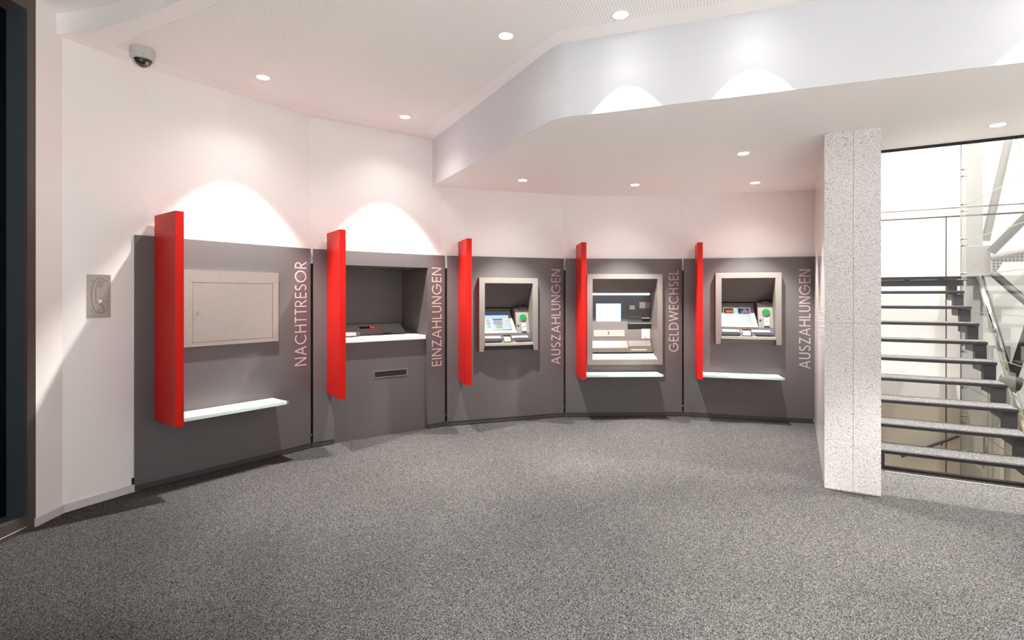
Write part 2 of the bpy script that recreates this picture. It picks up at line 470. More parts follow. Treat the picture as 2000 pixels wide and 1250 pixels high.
# rounded knee of the fascia
d1 = (fb0 - fa).normalized()
knee = []
kr = .10
p0 = fb0 - d1 * kr; p1 = fb0 + fdir * kr
for k in range(9):
    t = k / 8; knee.append(p0 * (1 - t) ** 2 + fb0 * 2 * t * (1 - t) + p1 * t * t)
fa2 = fa - d1 * .30
sof = [fa2] + knee + [far, Vector(ab(9.5, BT)), Vector(ab(.30, BT)), Vector(ab(.30, 7.6)), pl(4, 1.0, -.10), pl(3, PW, -.12), pl(3, 0, -.12), pl(2, .0, -.12)]
bm = BM(); prism(bm, [tuple(p) for p in sof], ZS, 3.75)
o = struct(obj('ceiling_soffit', bm, 'ceil'))
# fascia board on the edge of the soffit, bluish daylight set in its colour
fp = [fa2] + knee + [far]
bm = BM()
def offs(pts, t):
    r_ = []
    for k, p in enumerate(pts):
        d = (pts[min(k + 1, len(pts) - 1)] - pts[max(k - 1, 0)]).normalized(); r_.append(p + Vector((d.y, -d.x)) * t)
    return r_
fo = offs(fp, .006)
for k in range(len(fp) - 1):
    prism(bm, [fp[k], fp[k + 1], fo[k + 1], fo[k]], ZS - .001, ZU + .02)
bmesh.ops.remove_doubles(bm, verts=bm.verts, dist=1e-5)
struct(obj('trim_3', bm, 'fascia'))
bm = BM(); prism(bm, [ab(A1, BT), ab(9, BT), ab(9, BT + .012), ab(A1, BT + .012)], ZS - .025, ZS + .02)
struct(obj('trim_4', bm, 'black'))
# perforated ceiling with a curved front edge
arc = []
ed = [(-3.30, 3.69), (-3.20, 3.676), (-3.07, 3.66), (-2.941, 3.632), (-2.745, 3.57), (-2.545, 3.488), (-2.234, 3.349), (-2.06, 3.257), (-1.7, 3.03), (-1.3, 2.70), (-.9, 2.28), (-.6, 1.86), (-.35, 1.3), (-.2, .6), (-.15, -.2), (-.15, -4.0)]
up = [Vector(p) for p in ed] + [Vector((7.2, -4.0)), Vector((7.2, 2.56)), Vector(ab(.30, 5.69)), Vector(ab(.30, 7.6)), Vector((.7, 8.2)), Vector((-1.1, 7.4)), Vector((-2.6, 6.3)), Vector((-3.5, 4.9))]
bm = BM(); prism(bm, [tuple(p) for p in up], ZU, 3.75)
struct(obj('ceiling', bm, 'ceil'))
bm = BM(); prism(bm, [(-3.7, -4.2), (7.2, -4.2), (7.2, 2.5), ab(.3, 5.65), (-.5, 6.5), (-3.7, 5)], ZT, 3.85)
struct(obj('ceiling_raised', bm, 'ceil'))
# perforated field, set back from every edge
pin = [Vector((-2.93, 3.86)), Vector((-2.5, 3.62)), Vector((-2.1, 3.43)), Vector((-1.62, 3.15)), Vector((-1.2, 2.79)), Vector((-.78, 2.33)), Vector((-.48, 1.88)), Vector((-.22, 1.3)),
       Vector((-.05, .6)), Vector((0, -3.6)), Vector((3.0, -3.6)), Vector((4.4, 2.14)), fb0 + fdir * .05 + Vector((-.06, -.17)), Vector((-.98, 5.86)), Vector((-1.9, 5.30)), Vector((-2.55, 4.55))]
bm = BM(); prism(bm, [tuple(p) for p in pin], ZU - .0015, ZU + .01)
struct(obj('ceiling_perforated', bm, 'perf'))

# ---------------------------------------------------------------- rest of the room: glazed front added to let daylight in, right wall
bm = BM(); prism(bm, [(7.0, -4.2), (7.2, -4.2), (7.2, 2.55), (7.0, 2.55)], 0, 3.8); struct(obj('wall_entry_side', bm, 'wall'))
ef = struct(bpy.data.objects.new('window_added', None)); COL.objects.link(ef)
for k in range(7):
    x_ = -3.3 + k * 10.2 / 6
    bobj('mullion', 'frame_bronze', ef, x_ - .04, x_ + .04, -4.2, -4.05, 0, 3.545)
bobj('rail', 'frame_bronze', ef, -3.4, 7.0, -4.2, -4.05, 0, .1)
bobj('rail', 'frame_bronze', ef, -3.4, 7.0, -4.2, -4.05, 3.46, 3.545)

# ---------------------------------------------------------------- dark glazed frame on the left
wn = struct(bpy.data.objects.new('window_1', None)); COL.objects.link(wn)
XF = -3.204
bobj('jamb_face', 'frame_bronze', wn, XF - .02, XF, 3.450, 3.512, 0, ZT)
bobj('jamb_reveal', 'frame_sky_sheen', wn, XF - .16, XF - .02, 3.452, 3.56, 0, ZT)
bobj('bottom_rail', 'frame_bronze', wn, XF - .025, XF + .001, -4.05, 3.452, 0, .104)
bobj('bottom_highlight', 'brass', wn, XF + .0005, XF + .004, -4.05, 3.44, .030, .033)  # pale strip drawn as the highlight along the bottom rail
bobj('sill', 'frame_sky_sheen', wn, XF - .16, XF - .025, -4.05, 3.452, 0, .10)
bobj('top_rail', 'frame_bronze', wn, XF - .16, XF, -4.05, 3.452, ZT - .1, ZT)
bobj('pane', 'dark_glass', wn, XF - .15, XF - .14, -4.05, 3.452, .1, ZT - .1)
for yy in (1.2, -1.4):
    bobj('mullion', 'frame_sky_sheen', wn, XF - .16, XF - .01, yy - .03, yy + .03, .1, ZT - .1)

# ---------------------------------------------------------------- downlights
def downlight(x, y, z, label, group, k=1.0, wide=1.0, size=77, r=.047, blend=.5):
    t = thing('recessed_downlight', label, 'downlight', (x, y, z), 0, group)
    bm = BM(); lathe(bm, [(r, -.001), (r + .012, -.004), (r + .014, 0.002), (r, .002)]); obj('trim_ring', bm, 'ring', t, smooth=True)
    bm = BM(); lathe(bm, [(0, -.002), (r, -.002), (r, .0015), (0, .0015)]); obj('lens', bm, 'lens', t)
    L = bpy.data.lights.new('beam', 'SPOT'); L.energy = SPOT_W * k; L.spot_size = R(size); L.spot_blend = blend
    L.shadow_soft_size = .022; L.color = LAMP_COL
    lo = bpy.data.objects.new('beam', L); COL.objects.link(lo); lo.parent = t; lo.location = (0, 0, -.02)
    A = bpy.data.lights.new('scatter', 'SPOT'); A.energy = WIDE_W * k * wide; A.spot_size = R(136); A.spot_blend = 1.0
    A.shadow_soft_size = .035; A.color = LAMP_COL
    ao = bpy.data.objects.new('scatter', A); COL.objects.link(ao); ao.parent = t; ao.location = (0, 0, -.02)
G1 = 'downlights in the perforated ceiling'; G2 = 'downlights in the lowered soffit'
zu = ZU - .0015
downlight(-2.10, 4.405, zu, 'round downlight in perforated ceiling in front of the NACHTTRESOR panel', G1, .82, 1, 72, blend=.5)
downlight(-1.10, 5.371, zu, 'round downlight in perforated ceiling in front of the EINZAHLUNGEN panel', G1, .82, 1, 72, blend=.5)
for k in range(0, 4):
    kk = (0, 1, 2, 3.85)[k]
    downlight(-.044 + .757 * kk, 3.704 - .277 * kk, zu, ['round downlight in perforated ceiling, just before the bend of the fascia', 'round downlight by the fascia, first one past its bend', 'round downlight by the fascia, second one past its bend', 'round downlight by the fascia, third one past its bend'][k], G1, .40, .28, 67, blend=.2)
for x_, y_, k_ in ((1.0, 1.75, .74), (2.7, 1.3, .62), (4.3, .8, .5), (.9, -.7, 1.25), (-.7, -.9, 1.25), (2.4, -1.0, .9), (.9, -2.6, 1.25), (-.7, -2.7, 1.25)):  # lamps added out of view to lift floor, walls and ceiling
    downlight(x_, y_, zu if x_ > 0 else ZT, 'added round downlight, out of view, in the ceiling towards the entrance', 'added downlights towards the entrance', k_)
downlight(.121, 5.879, ZS, 'round downlight in lowered soffit above the AUSZAHLUNGEN machine beside GELDWECHSEL and EINZAHLUNGEN', G2, .56, 1, 77)
downlight(1.441, 6.12, ZS, 'round downlight in lowered soffit above the GELDWECHSEL machine', G2, .56, 1, 77)
downlight(2.80, 6.01, ZS, 'round downlight in lowered soffit above the AUSZAHLUNGEN machine beside the terrazzo wall', G2, .56, 1, 77)
downlight(2.12, 4.783, ZS, 'round downlight in lowered soffit, set forward from the row above the machines', G2, .56, 1, 77)
downlight(3.709, 3.985, ZS, 'round downlight in lowered soffit in front of the staircase', G2, .56, 1, 77)
for a_, b_, k_, sz in ((1.15, 6.55, 4.6, 44), (1.15, 7.6, 4.2, 46), (1.2, 9.3, 1.3, 80), (2.5, 9.25, .8, 80), (3.9, 9.2, .8, 80), (2.9, 7.4, .8, 100)):  # unseen lamps added to brighten treads and far wall
    x_, y_ = ab(a_, b_)
    downlight(x_, y_, 6.2, 'added round downlight, out of view, in the high stairwell ceiling', 'added stairwell downlights', k_, 1, sz)

# ---------------------------------------------------------------- lettering (thin geometric capitals)
def letters(text, z0, z1, s_right, cap, parent, y=-.0015, st=.104):
    t = st
    def L_(ch):
        S = []                                     # quads/polys in unit letter space
        def seg(p, q):                             # horizontally cut diagonal
            dx, dy = q[0] - p[0], q[1] - p[1]; ln = math.hypot(dx, dy); hw = t / 2 * ln / abs(dy)
            S.append([(p[0] - hw, p[1]), (p[0] + hw, p[1]), (q[0] + hw, q[1]), (q[0] - hw, q[1])])
        def rc(x0, x1, y0, y1): S.append([(x0, y0), (x1, y0), (x1, y1), (x0, y1)])
        def arc(cx, cy, rx, ry, a0, a1, k=28):
            for i in range(k):
                b0 = R(a0 + (a1 - a0) * i / k); b1 = R(a0 + (a1 - a0) * (i + 1) / k)
                S.append([(cx + (rx - t) * math.cos(b0), cy + (ry - t) * math.sin(b0)), (cx + rx * math.cos(b0), cy + ry * math.sin(b0)),
                          (cx + rx * math.cos(b1), cy + ry * math.sin(b1)), (cx + (rx - t) * math.cos(b1), cy + (ry - t) * math.sin(b1))])
        if ch == 'N': rc(0, t, 0, 1); rc(.72 - t, .72, 0, 1); seg((t * .75, 1), (.72 - t * .75, 0)); w = .72
        elif ch == 'A': seg((.05, 0), (.40, 1)); seg((.75, 0), (.40, 1)); rc(.17, .63, .27, .27 + t); w = .80
        elif ch == 'C': arc(.5, .5, .5, .5, 48, 312); w = .86
        elif ch == 'G': arc(.5, .5, .5, .5, 42, 360); rc(.52, 1.0, .5 - t / 2, .5 + t / 2); w = 1.0
        elif ch == 'O': arc(.52, .5, .52, .5, 0, 360); w = 1.04
        elif ch == 'H': rc(0, t, 0, 1); rc(.68 - t, .68, 0, 1); rc(t, .68 - t, .48, .48 + t); w = .68
        elif ch == 'T': rc(0, .52, 1 - t, 1); rc(.26 - t / 2, .26 + t / 2, 0, 1 - t); w = .52
        elif ch == 'R':
            rc(0, t, 0, 1); rc(t, .26, 1 - t, 1); rc(t, .26, .44, .44 + t); arc(.26, .72, .28, .28, -90, 90); seg((.24, .46), (.56, 0)); w = .60
        elif ch == 'E': rc(0, t, 0, 1); rc(t, .48, 0, t); rc(t, .48, .47, .47 + t); rc(t, .48, 1 - t, 1); w = .48
        elif ch == 'S': arc(.27, .745, .25, .255, 40, 270); arc(.27, .27, .27, .27, -150, 90); w = .54
        elif ch == 'I': rc(0, t, 0, 1); w = t
        elif ch == 'Z': rc(.02, .62, 1 - t, 1); rc(0, .62, 0, t); seg((.08, t * .5), (.54, 1 - t * .5)); w = .62
        elif ch == 'L': rc(0, t, 0, 1); rc(t, .44, 0, t); w = .44
        elif ch == 'U': rc(0, t, .32, 1); rc(.62 - t, .62, .32, 1); arc(.31, .32, .31, .32, 180, 360); w = .62
        elif ch == 'D': rc(0, t, 0, 1); rc(t, .30, 0, t); rc(t, .30, 1 - t, 1); arc(.30, .5, .48, .5, -90, 90); w = .78
        elif ch == 'W': seg((.05, 1), (.30, 0)); seg((.30, 0), (.56, 1)); seg((.56, 1), (.82, 0)); seg((.82, 0), (1.07, 1)); w = 1.12
        return S, w
    gl = [L_(c) for c in text]
    gap = .17
    tot = sum(w for _, w in gl) + gap * (len(gl) - 1)
    k = (z1 - z0) / tot
    bm = BM(); x = 0
    for S, w in gl:
        for poly in S:
            P = [(s_right - py * cap, z0 + (x + px) * k) for px, py in poly]
            prism_y(bm, P, y, y + .0025)
        x += w + gap
    return obj('lettering', bm, 'letter', parent)

# ---------------------------------------------------------------- wall panels
def board(t, hole=None, openbottom=False):
    bm = BM(); x0, x1, z0, z1 = 0, PW, PB, PH
    y0, y1 = 0, .02
    if not hole: box(bm, x0, x1, y0, y1, z0, z1)
    else:
        a, b_, c, d = hole
        if openbottom:
            prism_y(bm, [(x0, z0), (a, z0), (a, d), (b_, d), (b_, z0), (x1, z0), (x1, z1), (x0, z1)], y0, y1)
        else:
            outer = [(x0, z0), (x1, z0), (x1, z1), (x0, z1)]; inn = [(a, c), (b_, c), (b_, d), (a, d)]
            for k in range(4):
                j = (k + 1) % 4
                prism_y(bm, [outer[k], outer[j], inn[j], inn[k]], y0, y1)
    return obj('panel_board', bm, 'panel', t)
def station(i, text, z0, z1, label, shelf=None, hole=None, openbottom=False):
    t = thing('service_wall_panel', label, 'wall panel', (PAN[i][0], PAN[i][1], 0), R(PAN[i][2]), 'lettered service panels along the curved wall')
    board(t, hole, openbottom)
    if openbottom:
        bobj('plinth', 'plinth', t, -.012, .20, .004, .03, .008, PB)
        bobj('plinth', 'plinth', t, 1.296, PW + .012, .004, .03, .008, PB)
        bobj('plinth_gap', 'black', t, -.012, .20, .008, .03, 0, .009)
        bobj('plinth_gap', 'black', t, 1.296, PW + .012, .008, .03, 0, .009)
    else:
        bobj('plinth', 'plinth', t, -.002 if i == 0 else -.012, PW + (-.03 if i == 4 else .012), .004, .03, .008, PB)
        bobj('plinth_gap', 'black', t, 0, PW, .008, .03, 0, .009)
    letters(text, z0, z1, 1.470, .125, t)
    bobj('fin', 'red', t, .134, .196, -.4205, -.0005, .5475, 2.2055, bevel=.0015)
    if shelf:
        zs, s1 = shelf
        sh = bpy.data.objects.new('shelf', None); COL.objects.link(sh); sh.parent = t
        bobj('glass_slab', 'shelf_glass', sh, .197, s1 - .02, -.262, -.004, zs - .012, zs, bevel=.001)
        bobj('glass_edge', 'shelf_edge', sh, .197, s1 - .02, -.262, -.15, zs - .030, zs - .0125, bevel=.001)
        bobj('end_cap', 'chrome', sh, s1 - .0195, s1, -.262, -.002, zs - .026, zs + .002, bevel=.001)
    return t
S1 = station(0, 'NACHTTRESOR', .855, 1.90, 'charcoal wall panel lettered NACHTTRESOR with red fin and glass shelf', (.578, 1.135), (.42, 1.08, 1.2, 1.7))
S2 = station(1, 'EINZAHLUNGEN', .729, 1.892, 'charcoal wall panel lettered EINZAHLUNGEN around a deep recess, with red fin', None, (.214, 1.29, 0, 1.885), True)
S3 = station(2, 'AUSZAHLUNGEN', .682, 1.899, 'charcoal wall panel lettered AUSZAHLUNGEN between EINZAHLUNGEN and GELDWECHSEL, red fin but no shelf', None, (.42, 1.10, .94, 1.74))
S4 = station(3, 'GELDWECHSEL', .835, 1.889, 'charcoal wall panel lettered GELDWECHSEL with red fin and glass shelf', (.581, 1.195), (.32, 1.20, .71, 1.80))
S5 = station(4, 'AUSZAHLUNGEN', .667, 1.883, 'charcoal wall panel lettered AUSZAHLUNGEN beside the terrazzo wall, with red fin and shelf', (.583, 1.130), (.42, 1.10, 1.01, 1.81))
# black upright backing each open joint, with its small bright spacer
gaps = [(0, -.02, .04)]
for i in range(4):
    c = (pl(i, PW) + pl(i + 1, 0)) / 2
    a = R((PAN[i][2] + PAN[i + 1][2]) / 2)
    t = tag(bpy.data.objects.new('joint_upright', None), 'black upright in the open joint between ' + ['NACHTTRESOR and EINZAHLUNGEN', 'EINZAHLUNGEN and its AUSZAHLUNGEN neighbour', 'GELDWECHSEL and the AUSZAHLUNGEN panel without shelf', 'GELDWECHSEL and the AUSZAHLUNGEN panel with shelf'][i], 'upright', 'uprights in the panel joints')
    COL.objects.link(t); t.location = (c.x, c.y, 0); t.rotation_euler = (0, 0, a)
    bobj('post', 'black', t, -.06, .06, .034, .10, 0, 1.89)
    bm = BM(); tube(bm, (-.006, .02, .13), (.012, .02, .13), .007, seg=8); obj('spacer', bm, 'chrome', t)
d0 = pl(0, -.012, -.016)
t = tag(bobj('joint_upright', 'black', None, -.012, .012, 0, .02, 0, .115), 'short black upright at the skirting end beside NACHTTRESOR', 'upright')
t.location = (d0.x, d0.y, 0); t.rotation_euler = (0, 0, R(52.4))

# ---------------------------------------------------------------- night deposit hatch
t = thing('night_deposit_hatch', 'brushed steel hatch plate with lockable flush door on NACHTTRESOR panel', 'hatch', (PAN[0][0], PAN[0][1], 0), R(PAN[0][2]))
bm = BM()
o4 = [(.30, 1.122), (1.162, 1.122), (1.162, 1.776), (.30, 1.776)]; i4 = [(.406, 1.156), (1.104, 1.156), (1.104, 1.672), (.406, 1.672)]
for k in range(4):
    prism_y(bm, [o4[k], o4[(k + 1) % 4], i4[(k + 1) % 4], i4[k]], -.030, -.0005)
obj('frame_plate', bm, 'steel', t)
dr = bobj('door', 'steel', t, .4085, 1.1015, -.0285, -.001, 1.1585, 1.6695, bevel=.001)
bm = BM(); disc_y(bm, .446, 1.417, .014, -.036, -.028); obj('lock_rosette', bm, 'chrome', dr, smooth=False)
bm = BM(); box(bm, .444, .448, -.037, -.035, 1.408, 1.426); obj('keyhole', bm, 'black', dr)
bobj('joint', 'line', t, .405, 1.105, -.020, -.0008, 1.155, 1.673)

# ---------------------------------------------------------------- cash deposit recess
t = thing('cash_deposit_station', 'recessed cash deposit counter with sloped console and red digits inside EINZAHLUNGEN panel', 'deposit machine', (PAN[1][0], PAN[1][1], 0), R(PAN[1][2]))
x0, x1, D = .2145, 1.2895, .735
bm = BM()
box(bm, x0 - .02, x0, .021, D, 1.05, 1.905); box(bm, x1, x1 + .02, .021, D, 1.05, 1.905)
box(bm, x0, x1, D, D + .02, 1.05, 1.905); box(bm, x0, x1, .021, D, 1.886, 1.905)
obj('recess_lining', bm, 'panel', t)
bobj('front_panel', 'panel', t, x0, x1, .045, .06, 0.002, 1.050)
for sx_ in (x0, x1 - .004): bobj('front_reveal', 'panel_dark', t, sx_, sx_ + .004, .02, .045, 0.002, 1.05)
bobj('counter', 'white', t, x0, 1.268, .0, .55, 1.056, 1.101, bevel=.003)
bobj('counter_end', 'panel_dark', t, 1.268, x1, .03, .55, 1.056, 1.098)
con = BM(); prism_x(con, [(.48, 1.1015), (.52, 1.1015), (.73, 1.1015), (.73, 1.212), (.66, 1.212)], x0, 1.235)
co = obj('console', con, 'atm_light', t, .003)
# console details on the sloped face (y .48->.66, z 1.101->1.212)
def slope(s0, s1, f0, f1, lift, name, m, par):
    def P(s, f): return (s, .48 + .18 * f, 1.1015 + .1105 * f)
    nrm = Vector((0, -.1105, .18)).normalized() * lift
    q = [Vector(P(s0, f0)), Vector(P(s1, f0)), Vector(P(s1, f1)), Vector(P(s0, f1))]
    bm = BM(); loft(bm, [v - nrm for v in q], [v + nrm for v in q]); return obj(name, bm, m, par)
dsp = slope(.690, .885, .58, .76, .002, 'display', 'black', co)
for k in range(3):
    slope(.818 + k * .021, .834 + k * .021, .61, .72, .0032, 'digit', 'led', co)
bobj('note_plate', 'panel_dark', t, .55, .98, .30, .46, 1.1005, 1.1035)
bobj('note_plate', 'slate', t, 1.02, 1.17, .33, .45, 1.1005, 1.1040)
bobj('note_clamp', 'slate', t, .93, 1.02, .41, .46, 1.1035, 1.118)
sc_ = bobj('coin_feeder', 'atm_light', t, .33, .50, .16, .30, 1.115, 1.152, bevel=.004)
bobj('feeder_head', 'slate', sc_, .502, .55, .17, .29, 1.118, 1.158, bevel=.004)
bobj('feeder_foot', 'slate', sc_, .36, .47, .18, .26, 1.101, 1.115)
bm = BM(); o4 = [(.655, .648), (1.053, .648), (1.053, .724), (.655, .724)]; i4 = [(.664, .655), (1.044, .655), (1.044, .717), (.664, .717)]
for k in range(4): prism_y(bm, [o4[k], o4[(k + 1) % 4], i4[(k + 1) % 4], i4[k]], .040, .0448)
sl = obj('slot_frame', bm, 'atm', t)
bobj('slot', 'black', sl, .664, 1.044, .0425, .0449, .655, .717)

# ---------------------------------------------------------------- cash machines
def cash_machine(i, s0, z0, label, picm):
    p = pl(i, s0)
    t = thing('cash_machine', label, 'cash machine', (p.x, p.y, z0), R(PAN[i][2]), 'cash machines in the AUSZAHLUNGEN panels')
    w, h = .757, .893
    bm = BM()
    prism_y(bm, [(0, 0), (.056, 0), (.070, .10), (.070, h - .066), (w - .070, h - .066), (w - .070, .10), (w - .056, 0), (w, 0), (w, h), (0, h)], -.08, -.0005)
    obj('surround', bm, 'atm', t, .002)
    bm = BM()                                     # inner side cheeks and back
    box(bm, .058, .070, 0.0, .30, .07, h - .06); box(bm, w - .070, w - .058, 0.0, .30, .07, h - .06)
    box(bm, .058, w - .058, .29, .30, .07, h - .06); box(bm, .07, w - .07, 0.0, .30, h - .066, h - .056)
    obj('housing', bm, 'atm', t)
    bm = BM(); prism_x(bm, [(-.075, h - .0665), (.13, .555), (.14, .555), (.14, h - .0665)], .0705, w - .0705)
    hd = obj('hood', bm, 'atm_dark', t)
    bm = BM(); prism_x(bm, [(.145, .553), (.145, .535), (.285, .515), (.285, .553)], .0705, .50)
    obj('hood_lip', bm, 'atm_dark', t)
    bm = BM(); prism_x(bm, [(.20, .515), (.20, .47), (.29, .44), (.29, .515)], .0705, .48)
    obj('inner_step', bm, 'atm_dark', t)
    # tilted screen bezel, front edge low, back edge high
    P0, P1 = Vector((-.012, .218)), Vector((.205, .475))
    up_ = (P1 - P0); nn = Vector((-up_.y, up_.x)).normalized()
    def plate(x0, x1, f0, f1, lift, th, name, m, par, xt=None):
        a, c = P0 + up_ * f0 + nn * lift, P0 + up_ * f1 + nn * lift
        a2, c2 = a - nn * th, c - nn * th
        xa, xb = (x0, x1) if xt is None else xt
        bm = BM()
        loft(bm, [(x0, a.x, a.y), (x1, a.x, a.y), (xb, c.x, c.y), (xa, c.x, c.y)], [(x0, a2.x, a2.y), (x1, a2.x, a2.y), (xb, c2.x, c2.y), (xa, c2.x, c2.y)])
        return obj(name, bm, m, par)
    bz = plate(.0705, .505, 0, 1, 0, .02, 'screen_bezel', 'atm_light', t, (.0705, .475))
    bm = BM(); prism_x(bm, [(P0.x, P0.y), (P0.x + .004, P0.y - .028), (.10, .19), (.20, .30)], .0705, .505); obj('bezel_apron', bm, 'atm', t)
    plate(.108, .448, .12, .92, .0035, .006, 'screen_rim', 'slate', bz)
    plate(.116, .440, .15, .90, .0045, .003, 'screen', picm, bz)
    # card reader column
    c0, c1 = Vector((.020, .205)), Vector((.105, .515))
    u2 = c1 - c0; n2 = Vector((-u2.y, u2.x)).normalized()
    bm = BM(); prism_x(bm, [tuple(c0), tuple(c1), (.29, .515), (.29, .205)], .515, w - .0705)
    cr = obj('card_column', bm, 'atm', t, .002)
    def on(x, f, l_=0): q = c0 + u2 * f + n2 * l_; return Vector((x, q.x, q.y))
    xc = .610
    bm = BM(); tube(bm, on(xc, .62, -.004), on(xc, .62, .012), .050, .046, 24); obj('reader_ring', bm, 'chrome', cr)
    bm = BM(); tube(bm, on(xc, .62, .012), on(xc, .62, .018), .040, .034, 24); obj('reader_light', bm, 'green', cr)
    def pad(x0, x1, f0, f1, l0, l1, name, m):
        bm = BM(); loft(bm, [on(x0, f0, l0), on(x1, f0, l0), on(x1, f1, l0), on(x0, f1, l0)], [on(x0, f0, l1), on(x1, f0, l1), on(x1, f1, l1), on(x0, f1, l1)]); return obj(name, bm, m, cr, .002)
    pad(xc - .032, xc + .032, .06, .40, -.004, .014, 'card_mouth', 'atm_light')
    pad(xc - .018, xc + .018, .26, .36, .014, .020, 'card_guide', 'white')
    pad(xc - .024, xc - .004, .08, .16, .014, .024, 'card_guide', 'white')
    pad(xc + .004, xc + .024, .08, .16, .014, .024, 'card_guide', 'white')
    bm = BM(); tube(bm, on(.540, .30, -.004), on(.540, .30, .004), .013, None, 14); obj('jack', bm, 'black', cr)
    bm = BM(); loft(bm, [on(xc - .050, .94, -.02), on(xc + .050, .94, -.02), on(xc + .056, 1.06, -.02), on(xc - .056, 1.06, -.02)], [on(xc - .044, .95, .03), on(xc + .044, .95, .03), on(xc + .050, 1.05, .03), on(xc - .050, 1.05, .03)]); obj('camera_bar', bm, 'slate', cr, .004)
    # lower console with two trays
    bm = BM(); prism_x(bm, [(-.055, .112), (.030, .205), (.12, .205), (.12, .112)], .0705, w - .0705); lc = obj('console', bm, 'atm', t)
    for x0, x1 in ((.075, .325), (.415, w - .075)):
        bm = BM(); prism_x(bm, [(-.060, .118), (-.052, .150), (.012, .206), (.020, .196), (-.02, .118)], x0, x1); tr = obj('tray', bm, 'slate', t, .004)
        nk = 6
        xs, xe = x0 + .012, x1 - .045
        for k in range(nk):
            a = xs + (xe - xs) * k / nk
            bm = BM(); prism_x(bm, [(-.052, .1505), (-.056, .158), (-.030, .180), (-.026, .1725)], a, a + (xe - xs) / nk - .003); obj('key', bm, 'keys', tr)
        # curved guard beside the keys
        bm = BM(); seg = 8; X = x1 - .010 if x0 < .2 else x0 + .012; sg = 1 if x0 < .2 else -1
        A_ = []; B_ = []
        for k in range(seg + 1):
            q = k / seg; A_.append((X - sg * .05 * (1 - q) ** 2, -.095 + .06 * q, .108 + .055 * q * q)); 
        for k in range(seg):
            a, c = A_[k], A_[k + 1]
            loft(bm, [a, c, (c[0] + .005, c[1], c[2]), (a[0] + .005, a[1], a[2])], [(a[0], a[1], .100), (c[0], c[1], .100), (c[0] + .005, c[1], .100), (a[0] + .005, a[1], .100)])
        obj('tray_guard', bm, 'atm_light', tr)
    # bulging shelf
    pts = [(.066, -.02), (.066, -.088)]
    for k in range(13):
        q = k / 12; pts.append((.066 + (w - .132) * q, -.088 - .030 * math.sin(math.pi * q)))
    pts += [(w - .066, -.088), (w - .066, -.02)]
    pts = [p for k, p in enumerate(pts) if k == 0 or (Vector(p) - Vector(pts[k - 1])).length > 1e-4]
    bm = BM(); prism(bm, pts, .068, .1005); sf = obj('shelf', bm, 'atm_light', t, .002)
    bobj('sticker', 'yellow', sf, .385, .415, -.090, -.060, .1005, .1012)
    bm = BM(); prism_x(bm, [(-.075, .0675), (-.02, .012), (-.0008, .012), (-.0008, .0675)], .070, w - .070); obj('apron', bm, 'atm_dark', t)
    return t
cash_machine(2, .374, .884, 'grey cash machine set in the AUSZAHLUNGEN panel that has no shelf', 'pic_menu')
cash_machine(4, .377, .952, 'grey cash machine set in the AUSZAHLUNGEN panel with glass shelf, beside the terrazzo wall', 'pic_photo')

# ---------------------------------------------------------------- change machine
t = thing('change_machine', 'wide grey change machine with white screen and light tube inside GELDWECHSEL panel', 'change machine', (PAN[3][0], PAN[3][1], 0), R(PAN[3][2]))
bm = BM(); o4 = [(.270, .678), (1.243, .678), (1.243, 1.838), (.270, 1.838)]; i4 = [(.340, .738), (1.178, .738), (1.178, 1.776), (.340, 1.776)]
for k in range(4): prism_y(bm, [o4[k], o4[(k + 1) % 4], i4[(k + 1) % 4], i4[k]], -.06, -.0005)
obj('surround', bm, 'atm', t)
bm = BM()
box(bm, .328, .340, 0, .29, .73, 1.79); box(bm, 1.178, 1.190, 0, .29, .73, 1.79); box(bm, .328, 1.19, .28, .292, .73, 1.79); box(bm, .34, 1.178, 0, .28, 1.776, 1.79)
obj('housing', bm, 'atm', t)
bm = BM(); prism_x(bm, [(-.055, 1.7755), (.10, 1.615), (.27, 1.60), (.27, 1.7755)], .3405, 1.1775); obj('visor', bm, 'atm_dark', t)
bm = BM(); tube(bm, (.345, .145, 1.582), (1.135, .145, 1.582), .013, seg=12); obj('light_tube', bm, 'tube', t)
def zr(px, py, w):                             # crop pixels (scale 6.58) -> local s,z
    return loc(3, 1140 + px / 6.58, 530 + py / 6.58, w)
def zbox(name, m, par, px0, py0, px1, py1, y, th=.004, bevel=0):
    a = zr(px0, py1, -y); b_ = zr(px1, py0, -y)
    return bobj(name, m, par, a[0], b_[0], y, y + th, a[1], b_[1], bevel=bevel)
sd = zr(562, 600, -.22)[0]
zm = zr(300, 640, -.22)[1]; zl = zr(300, 893, -.20)[1]
up_p = bobj('screen_panel', 'blue_grey', t, .3405, sd - .003, .215, .279, zm, 1.60)
rim = zbox('screen_rim', 'screen_blue', up_p, 154, 408, 484, 656, .211, .0035)
zbox('screen', 'screen_white', up_p, 163, 418, 474, 655, .209, .0035)
zbox('screen_mark', 'label_grey', up_p, 270, 605, 280, 614, .2085, .001)
mp_ = bobj('middle_panel', 'atm', t, .3405, sd - .001, .205, .279, zl, zm)
zbox('label_strip', 'label', mp_, 128, 753, 525, 838, .201, .0035)
zbox('label_mark', 'label_grey', mp_, 310, 768, 332, 815, .2002, .001)
rp_ = bobj('right_panel', 'blue_grey', t, sd, 1.1775, .225, .279, zr(700, 660, -.22)[1], 1.60)
zbox('notice', 'label', rp_, 590, 438, 658, 490, .221, .0035)
zbox('notice', 'label_tan', rp_, 718, 395, 795, 475, .219, .0055)
zbox('notice', 'label_grey', rp_, 803, 398, 852, 475, .221, .0035)
zbox('rail', 'steel_tray', rp_, 572, 576, 740, 586, .212, .0125)
zbox('card_slot', 'black', rp_, 750, 606, 845, 642, .221, .0035)
zbox('card_slot_lip', 'label', rp_, 748, 594, 847, 605, .205, .0195)
zbox('ledge', 'atm', rp_, 576, 661, 876, 676, .185, .039)
